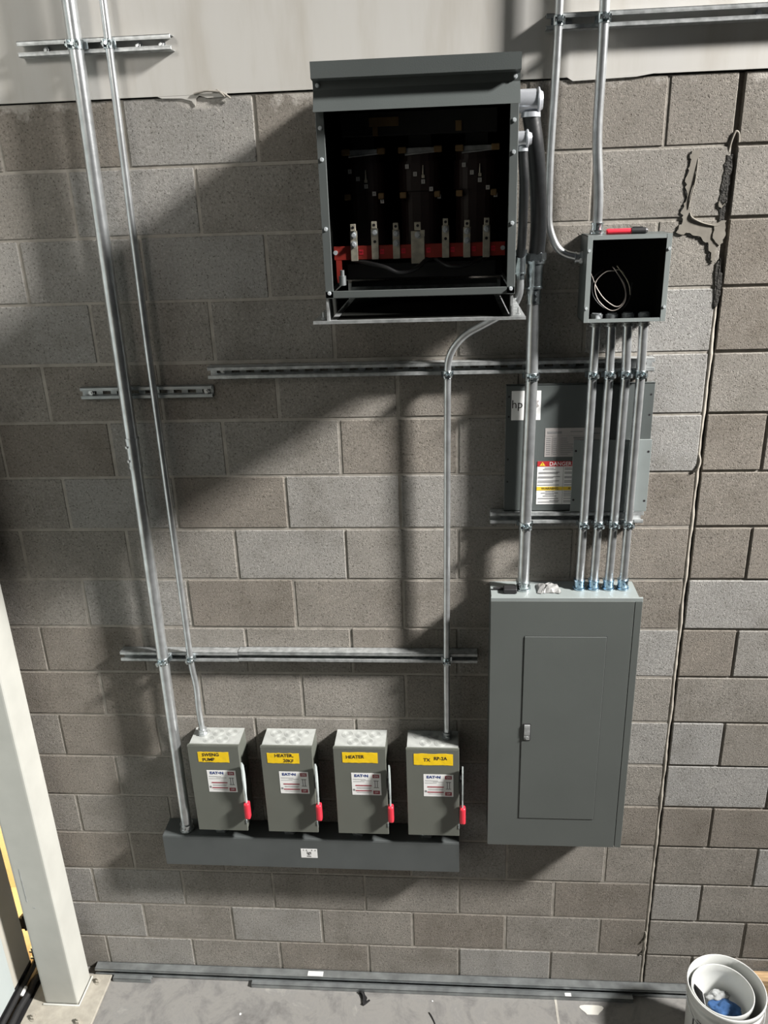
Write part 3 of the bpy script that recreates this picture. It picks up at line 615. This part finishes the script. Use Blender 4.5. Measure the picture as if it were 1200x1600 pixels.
text('warning_lettering', 'ATT', .012, 'ink', -.428, YL-.0010, 2.3945, lb, sx=1.0)
r_ = [(-.458, -.4572, 2.338, 2.474)]
for z, a, c in ((2.467, -.52, -.49), (2.462, -.526, -.484), (2.452, -.54, -.47), (2.448, -.54, -.475), (2.436, -.542, -.468), (2.432, -.542, -.49), (2.421, -.542, -.47), (2.416, -.542, -.49), (2.406, -.543, -.47), (2.383, -.515, -.485), (2.377, -.53, -.472), (2.372, -.515, -.485), (2.366, -.523, -.478), (2.357, -.54, -.47), (2.349, -.50, -.468), (2.344, -.54, -.47)):
    r_ += [(a, c, z, z+.0024), (-.453, -.453+(c-a)*.8, z, z+.0022)]
bars('small_print', r_, YL-.0006, 'inkgrey', lb)
t = thing('box_cover', 'small light grey square cover plate propped in front of the large leaning cover', 'cover panel', (-.30, -.034, 2.3115))
b = MB(); b.box(-.429, -.173, -.0380, -.0335, 2.3115, 2.567, bev=.0006); cv = build('sheet', b, 'ltgrey', t)
b = MB()
for xx, z in ((-.42, 2.53), (-.42, 2.355), (-.182, 2.525), (-.182, 2.35)): b.cyl((xx, -.0378, z), (xx, -.0384, z), .004, n=10)
build('screw_hole', b, 'ink', cv)
# ------------------------------------------------------------------ panelboard cabinet
t = thing('panelboard_cabinet', 'tall grey electrical panel cabinet with a closed door at lower right', 'electrical panel', (-.44, -.07, .93))
b = MB(); b.box(-.699, -.190, -.130, -.003, .936, 2.025, bev=.001); build('cabinet', b, 'panel', t)
b = MB(); b.box(-.698, -.192, -.129, -.002, 2.0251, 2.0268); b.box(-.701, -.181, -.1385, -.128, 2.014, 2.030, bev=.001); build('top_flange', b, 'ltgrey', t)
b = MB(); b.box(-.701, -.209, -.140, -.1305, .934, 2.018, bev=.001); build('trim_cover', b, 'panel', t)
b = MB(); b.box(-.2065, -.182, -.139, -.1305, .934, 2.018, bev=.001); build('edge_strip', b, 'panel', t)
b = MB(); b.box(-.582, -.294, -.1403, -.139, 1.070, 1.880); build('door_gap', b, 'ink', t)
b = MB(); b.box(-.5805, -.2955, -.1425, -.1395, 1.0715, 1.8785, bev=.001); dr = build('door', b, 'panel', t)
b = MB(); b.box(-.575, -.548, -.1445, -.1425, 1.437, 1.512, bev=.001); lt = build('latch_plate', b, 'ink', dr)
b = MB(); b.box(-.572, -.551, -.1475, -.1445, 1.462, 1.508, bev=.001); b.box(-.572, -.551, -.1460, -.1445, 1.441, 1.462); b.cyl((-.5615, -.1460, 1.452), (-.5615, -.149, 1.452), .0055, n=14); build('latch', b, 'galvR', dr)
# on top of it
def crumple(name, label, cat, pts, mt, th=.0012, amp=.01):
    b = MB(); nx, ny = 9, 6; (xa, xb), (ya, yb), z0, h = pts; vs = []; fs = []
    for s_ in (0, 1):
        for i in range(nx):
            for k in range(ny):
                u, v = i/(nx-1), k/(ny-1); env = math.sin(math.pi*u)**.5*math.sin(math.pi*v)**.5
                vs.append((xa+(xb-xa)*u+random.uniform(-amp, amp)*.4, ya+(yb-ya)*v+random.uniform(-amp, amp)*.4, z0+h*env*random.uniform(.35, 1)+random.uniform(0, .003)+(th if s_ == 0 else 0)) if s_ == 0 else (vs[i*ny+k][0], vs[i*ny+k][1], vs[i*ny+k][2]-th))
    for i in range(nx-1):
        for k in range(ny-1):
            a = i*ny+k; fs.append((a, a+ny, a+ny+1, a+1)); o_ = nx*ny; fs.append((o_+a, o_+a+1, o_+a+ny+1, o_+a+ny))
    b.add(vs, fs); o = build(name, b, mt, None, ((xa+xb)/2, (ya+yb)/2, z0)); return tag(o, label, cat)
crumple('paper_scrap', 'crumpled grey foil and paper scrap on top of the tall panel cabinet', 'scrap', ((-.535, -.455), (-.10, -.03), 2.0272, .020), 'paper')
t = thing('black_clamp', 'small black clip lying on the panel cabinet top beside the thick conduit', 'clip', (-.63, -.08, 2.028))
b = MB(); b.box(-.655, -.608, -.105, -.07, 2.0275, 2.046, bev=.003); build('block', b, 'black', t)
b = MB(); b.box(-.69, -.655, -.075, -.065, 2.029, 2.036, bev=.001); build('tongue', b, 'black', t)
# ------------------------------------------------------------------ wireway
t = thing('wireway', 'long dark grey wireway trough under the four switch boxes', 'wireway', (-1.43, -.05, .755))
b = MB(); b.box(-2.040, -.812, -.102, -.001, .756, .902, bev=.002); build('trough', b, 'gutter', t)
b = MB(); b.box(-2.040, -.812, -.1045, -.102, .750, .898, bev=.0008); build('front_cover', b, 'gutter', t)
b = MB(); b.box(-1.462, -1.394, -.1055, -.1044, .806, .852); lb = build('sticker', b, 'white', t)
text('sticker_lettering', 'igt', .022, 'ink', -1.428, -.1057, .832, lb, sx=.9, bold=.0003)
bars('small_print', [(-1.452, -1.449, .842, .849), (-1.440, -1.436, .842, .849), (-1.418, -1.414, .842, .849), (-1.404, -1.400, .842, .849), (-1.438, -1.420, .811, .817)], -.1056, 'inkgrey', lb)
for xx in (-1.915, -.958):
    b = MB(); b.box(xx-.016, xx+.010, -.085, -.02, .744, .7555); b.cyl((xx-.004, -.09, .7495), (xx-.004, -.078, .7495), .006, n=10); build('cover_screw', b, 'bolt', t)
# ------------------------------------------------------------------ safety switches
def switch():
    t = thing('safety_switch', '', 'switch box', (0, 0, 0), 'grey switch boxes over the wireway')
    b = MB(); b.box(-.099, .099, -.1175, -.003, .962, 1.368, bev=.0015); build('enclosure', b, 'disc', t)
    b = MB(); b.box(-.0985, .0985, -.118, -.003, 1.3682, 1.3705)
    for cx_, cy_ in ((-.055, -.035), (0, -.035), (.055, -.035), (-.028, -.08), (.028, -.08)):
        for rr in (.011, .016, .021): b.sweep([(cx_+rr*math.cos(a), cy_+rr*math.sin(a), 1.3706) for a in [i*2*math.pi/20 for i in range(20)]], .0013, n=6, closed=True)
    build('top_knockouts', b, 'discTop', t)  # top plate and rings carry the painted top light
    b = MB(); b.box(-.1015, .1015, -.1275, -.1178, .960, 1.3735, bev=.0015); b.box(-.1015, .1015, -.1275, -.111, 1.3715, 1.3735); fc = build('front_cover', b, 'disc', t)
    b = MB(); b.box(.098, .1035, -.130, -.118, .998, 1.018, bev=.001); build('hasp', b, 'zinc', fc)
    h = MB(); h.cyl((.099, -.075, 1.215), (.112, -.075, 1.215), .022); h.box(.104, .110, -.14, -.07, 1.19, 1.235, bev=.001)
    hb = build('handle_hub', h, 'black', t)
    h = MB(); h.prism([(-.150, 1.318), (-.157, 1.29), (-.160, 1.24), (-.156, 1.19), (-.150, 1.155), (-.150, 1.11), (-.138, 1.11), (-.138, 1.155), (-.130, 1.19), (-.126, 1.24), (-.132, 1.29)], 'x', .112, .117)
    hn = build('handle_lever', h, 'bluewhite', t)
    h = MB(); h.box(.103, .126, -.158, -.130, 1.042, 1.120, bev=.009, seg=3, smooth=True); build('red_grip', h, 'red', hn)
    b = MB(); b.box(-.036, .079, -.1283, -.1276, 1.155, 1.260); lb = build('rating_label', b, 'white', t)
    text('maker_lettering', 'EAT\u2022N', .0165, 'navy', .003, -.1286, 1.247, lb, sx=1.15, bold=.0006, align='CENTER')
    for za, zb_ in ((1.238, 1.254), (1.160, 1.177)):
        b = MB(); b.box(.047, .073, -.1287, -.1282, za, zb_); q = build('red_field', b, 'maroon', lb)
    text('on_lettering', 'ON', .012, 'white', .060, -.1289, 1.246, lb, sx=.9)
    text('off_lettering', 'OFF', .011, 'white', .060, -.1289, 1.1685, lb, sx=.75)
    bars('maroon_bar', [(-.022, .042, 1.198, 1.203), (-.022, .042, 1.173, 1.178)], -.1285, 'maroon', lb)
    rr = [(-.030, .02, 1.229, 1.231), (.0, .04, 1.224, 1.2255), (-.030, .015, 1.2185, 1.220), (-.018, .04, 1.190, 1.1915), (-.018, .036, 1.1855, 1.187), (-.018, .04, 1.166, 1.1675), (-.032, -.024, 1.175, 1.184), (.054, .057, 1.19, 1.226), (.063, .066, 1.19, 1.226), (.050, .070, 1.222, 1.225), (.050, .070, 1.190, 1.193)]
    bars('small_print', rr, -.1285, 'inkgrey', lb)
    b = MB(); b.cyl((-.03, -.05, .9025), (-.03, -.05, .9625), .026); b.hexa((-.03, -.05, .9022), (-.03, -.05, .912), .034); b.hexa((-.03, -.05, .950), (-.03, -.05, .9615), .034); build('nipple', b, 'galv', t)
    return t
def copy_tree(o, parent=None):
    c = o.copy(); C.objects.link(c); c.parent = parent
    for ch in list(o.children): copy_tree(ch, c)
    return c
sw0 = switch(); sws = [sw0]+[copy_tree(sw0) for _ in range(3)]
notes = ((-1.768, 'grey switch box at far left, yellow tape with two lines, conduit entering its top', (('SWENG', -.012, 1.334), ('PUMP', -.022, 1.311)), (-.063, .060, 1.299, 1.347), -.02),
         (-1.479, 'second grey switch box from the left, yellow tape reading HEATER 20KF', (('HEATER,', -.010, 1.336), ('20KF', .006, 1.312)), (-.077, .049, 1.300, 1.347), 0.),
         (-1.194, 'third grey switch box from the left, yellow tape with one word HEATER', (('HEATER', -.018, 1.336),), (-.067, .070, 1.309, 1.357), 0.),
         (-.913, 'rightmost grey switch box beside the tall panel cabinet, thin conduit entering its shaded top', (('TX', -.022, 1.328), ('RP-2A', .030, 1.335)), (-.072, .078, 1.304, 1.356), 0.))
for o, (x, lab, words, tp, rt) in zip(sws, notes):
    o.location = (x, 0, 0); o['label'] = lab
    b = MB(); p = []
    for k in range(12): p.append((tp[0]+(tp[1]-tp[0])*k/11+x, tp[3]+random.uniform(-.0012, .0012)))
    for k in range(12): p.append((tp[1]-(tp[1]-tp[0])*k/11+x, tp[2]+random.uniform(-.0012, .0012)))
    b.prism(p, 'y', -.1284, -.1276)
    tpo = build('yellow_tape', b, 'yellow', o)
    for wd, dx, z in words: text('handwriting', wd, .0205, 'ink', x+dx, -.1288, z, tpo, sx=.95, rot=R(random.uniform(-5, 3)), bold=.0003)
# ------------------------------------------------------------------ pails, board and scraps on the floor
PC = (.245, -.275, 0)
t = thing('outer_pail', 'large white plastic pail standing on the floor at lower right', 'bucket', PC, 'nested white pails')
b = MB(); b.lathe([(.0, .001), (.125, .001), (.130, .01), (.141, .30), (.146, .305), (.146, .325), (.142, .327), (.143, .345), (.149, .348), (.150, .368), (.147, .3725), (.144, .370), (.142, .33), (.137, .30), (.126, .012), (0, .010)], PC)
build('shell', b, 'pail', t)
b = MB(); b.sweep([(PC[0]+.151*math.cos(a), PC[1]+.151*math.sin(a)-0.0, .318-.10*max(0, -math.sin(a))) for a in [math.pi+i*math.pi/20 for i in range(21)]], .002, n=8); build('handle', b, 'galv', t)
def curved(mb, a0, a1, z0, z1, r0, th=.0006):
    n = 8; vs = []; fs = []
    rad = lambda z: .130+(.141-.130)*(z-.01)/.29+.0008
    for i in range(n+1):
        a = a0+(a1-a0)*i/n
        for z in (z0, z1): vs.append((PC[0]+rad(z)*math.cos(a), PC[1]+rad(z)*math.sin(a), z))
    for i in range(n): fs.append((2*i, 2*i+2, 2*i+3, 2*i+1))
    mb.add(vs, fs)
b = MB()
for k in range(5): curved(b, R(208), R(208+14-k), .262-k*.012, .266-k*.012, 0)
curved(b, R(200), R(203), .20, .25, 0); curved(b, R(226), R(232), .215, .262, 0); curved(b, R(234), R(262), .256, .259, 0); curved(b, R(234), R(258), .245, .248, 0)
build('printed_label', b, 'ink', t)
PI_ = (.236, -.268, .012)
t = thing('inner_pail', 'smaller white plastic pail nested inside the large one, holding rags', 'bucket', PI_, 'nested white pails')
b = MB(); b.lathe([(0, .001), (.098, .001), (.104, .008), (.113, .30), (.118, .305), (.119, .330), (.1165, .3335), (.114, .330), (.110, .30), (.100, .012), (0, .010)], PI_)
build('shell', b, 'pail', t)
def rag(name, label, c, s_, mt, seed):
    random.seed(seed); bm_ = bmesh.new(); bmesh.ops.create_icosphere(bm_, subdivisions=4, radius=1)
    from mathutils import noise
    for v in bm_.verts:
        n_ = noise.noise(v.co*1.7+Vector((seed, 0, 0)))*.45+noise.noise(v.co*4+Vector((0, seed, 0)))*.2
        v.co = Vector((v.co.x*s_[0], v.co.y*s_[1], v.co.z*s_[2]))*(1+n_)+Vector(c)
    b = MB(); b.bm(bm_, smooth=True); o = build(name, b, mt, None, (c[0], c[1], c[2]-s_[2])); return tag(o, label, 'cloth')
rag('rag', 'crumpled blue rag inside the nested pails', (.260, -.262, .215), (.066, .040, .028), 'blue', 3)
rag('rag', 'pale grey rag lying behind the blue one inside the pails', (.252, -.205, .225), (.040, .026, .022), 'greyrag', 5)
rag('rag', 'dark rag filling the bottom of the inner pail', (.236, -.268, .06), (.070, .070, .030), 'black', 8)
t = thing('folded_card', 'folded dark and white card standing inside the left of the inner pail', 'card', (.17, -.215, .17))
b = MB(); b.box(-.004, -.002, -.03, .03, -.07, .06, mtx=Matrix.Translation((.170, -.215, .235)) @ Matrix.Rotation(R(-14), 4, 'Y') @ Matrix.Rotation(R(25), 4, 'Z')); build('dark_leaf', b, 'black', t)
b = MB(); b.box(.001, .003, -.03, .03, -.07, .055, mtx=Matrix.Translation((.170, -.215, .235)) @ Matrix.Rotation(R(-14), 4, 'Y') @ Matrix.Rotation(R(25), 4, 'Z')); build('pale_leaf', b, 'white', t)
t = thing('wooden_board', 'rough wooden board on edge against the wall behind the pail', 'board', (.7, -.04, 0))
b = MB(); b.box(.44, 1.15, -.062, -.012, .001, .150, bev=.003); build('plank', b, 'wood', t)
random.seed(11)
t = thing('black_scrap', 'small twisted black scrap lying on the floor in front of the channels', 'scrap', (-1.235, -.12, 0))
b = MB(); b.prism([(-1.262, -.078), (-1.238, -.076), (-1.232, -.092), (-1.222, -.104), (-1.226, -.122), (-1.212, -.112), (-1.208, -.116), (-1.228, -.136), (-1.236, -.142), (-1.246, -.136), (-1.238, -.124), (-1.248, -.106)], 'z', .0008, .006); b.sweep(catmull([(-1.262, -.08, .007), (-1.25, -.085, .016), (-1.24, -.1, .011), (-1.236, -.14, .007)], 5), .004, n=6)
build('shred', b, 'black', t)
def chip(label, x, y, s_, mt):
    b = MB(); p = [(x+s_*math.cos(a)*random.uniform(.6, 1), y+s_*math.sin(a)*random.uniform(.6, 1)) for a in [i*math.pi/3 for i in range(6)]]; b.prism(p, 'z', .0005, s_*.4)
    tag(build('debris_chip', b, mt, None, (x, y, 0)), label, 'debris', 'chips on the floor')
chip('small white chip on the floor at lower left, below the first switch boxes', -1.776, -.205, .007, 'white')
chip('tiny pale chip on the floor near the black scrap', -.93, -.105, .005, 'white')
t = thing('wire_offcut', 'short dark wire offcut on the floor right of the black scrap', 'scrap', (-.93, -.18, 0))
b = MB(); b.sweep(catmull([(-.945, -.16, .003), (-.935, -.175, .004), (-.922, -.20, .003), (-.915, -.22, .003)], 5), .002, n=6); build('strand', b, 'black', t)
t = thing('black_hose', 'short black hose and white clip on the floor between door rail and column', 'hose', (-2.76, -.2, .012))
b = MB(); b.sweep(catmull([(-2.745, -.06, .028), (-2.762, -.11, .030), (-2.758, -.16, .030), (-2.765, -.25, .030), (-2.76, -.36, .030)], 8), .016, n=12); build('tube', b, 'black', t)
b = MB(); b.box(-2.779, -2.765, -.20, -.155, .046, .060, bev=.003); build('clip', b, 'white', t)
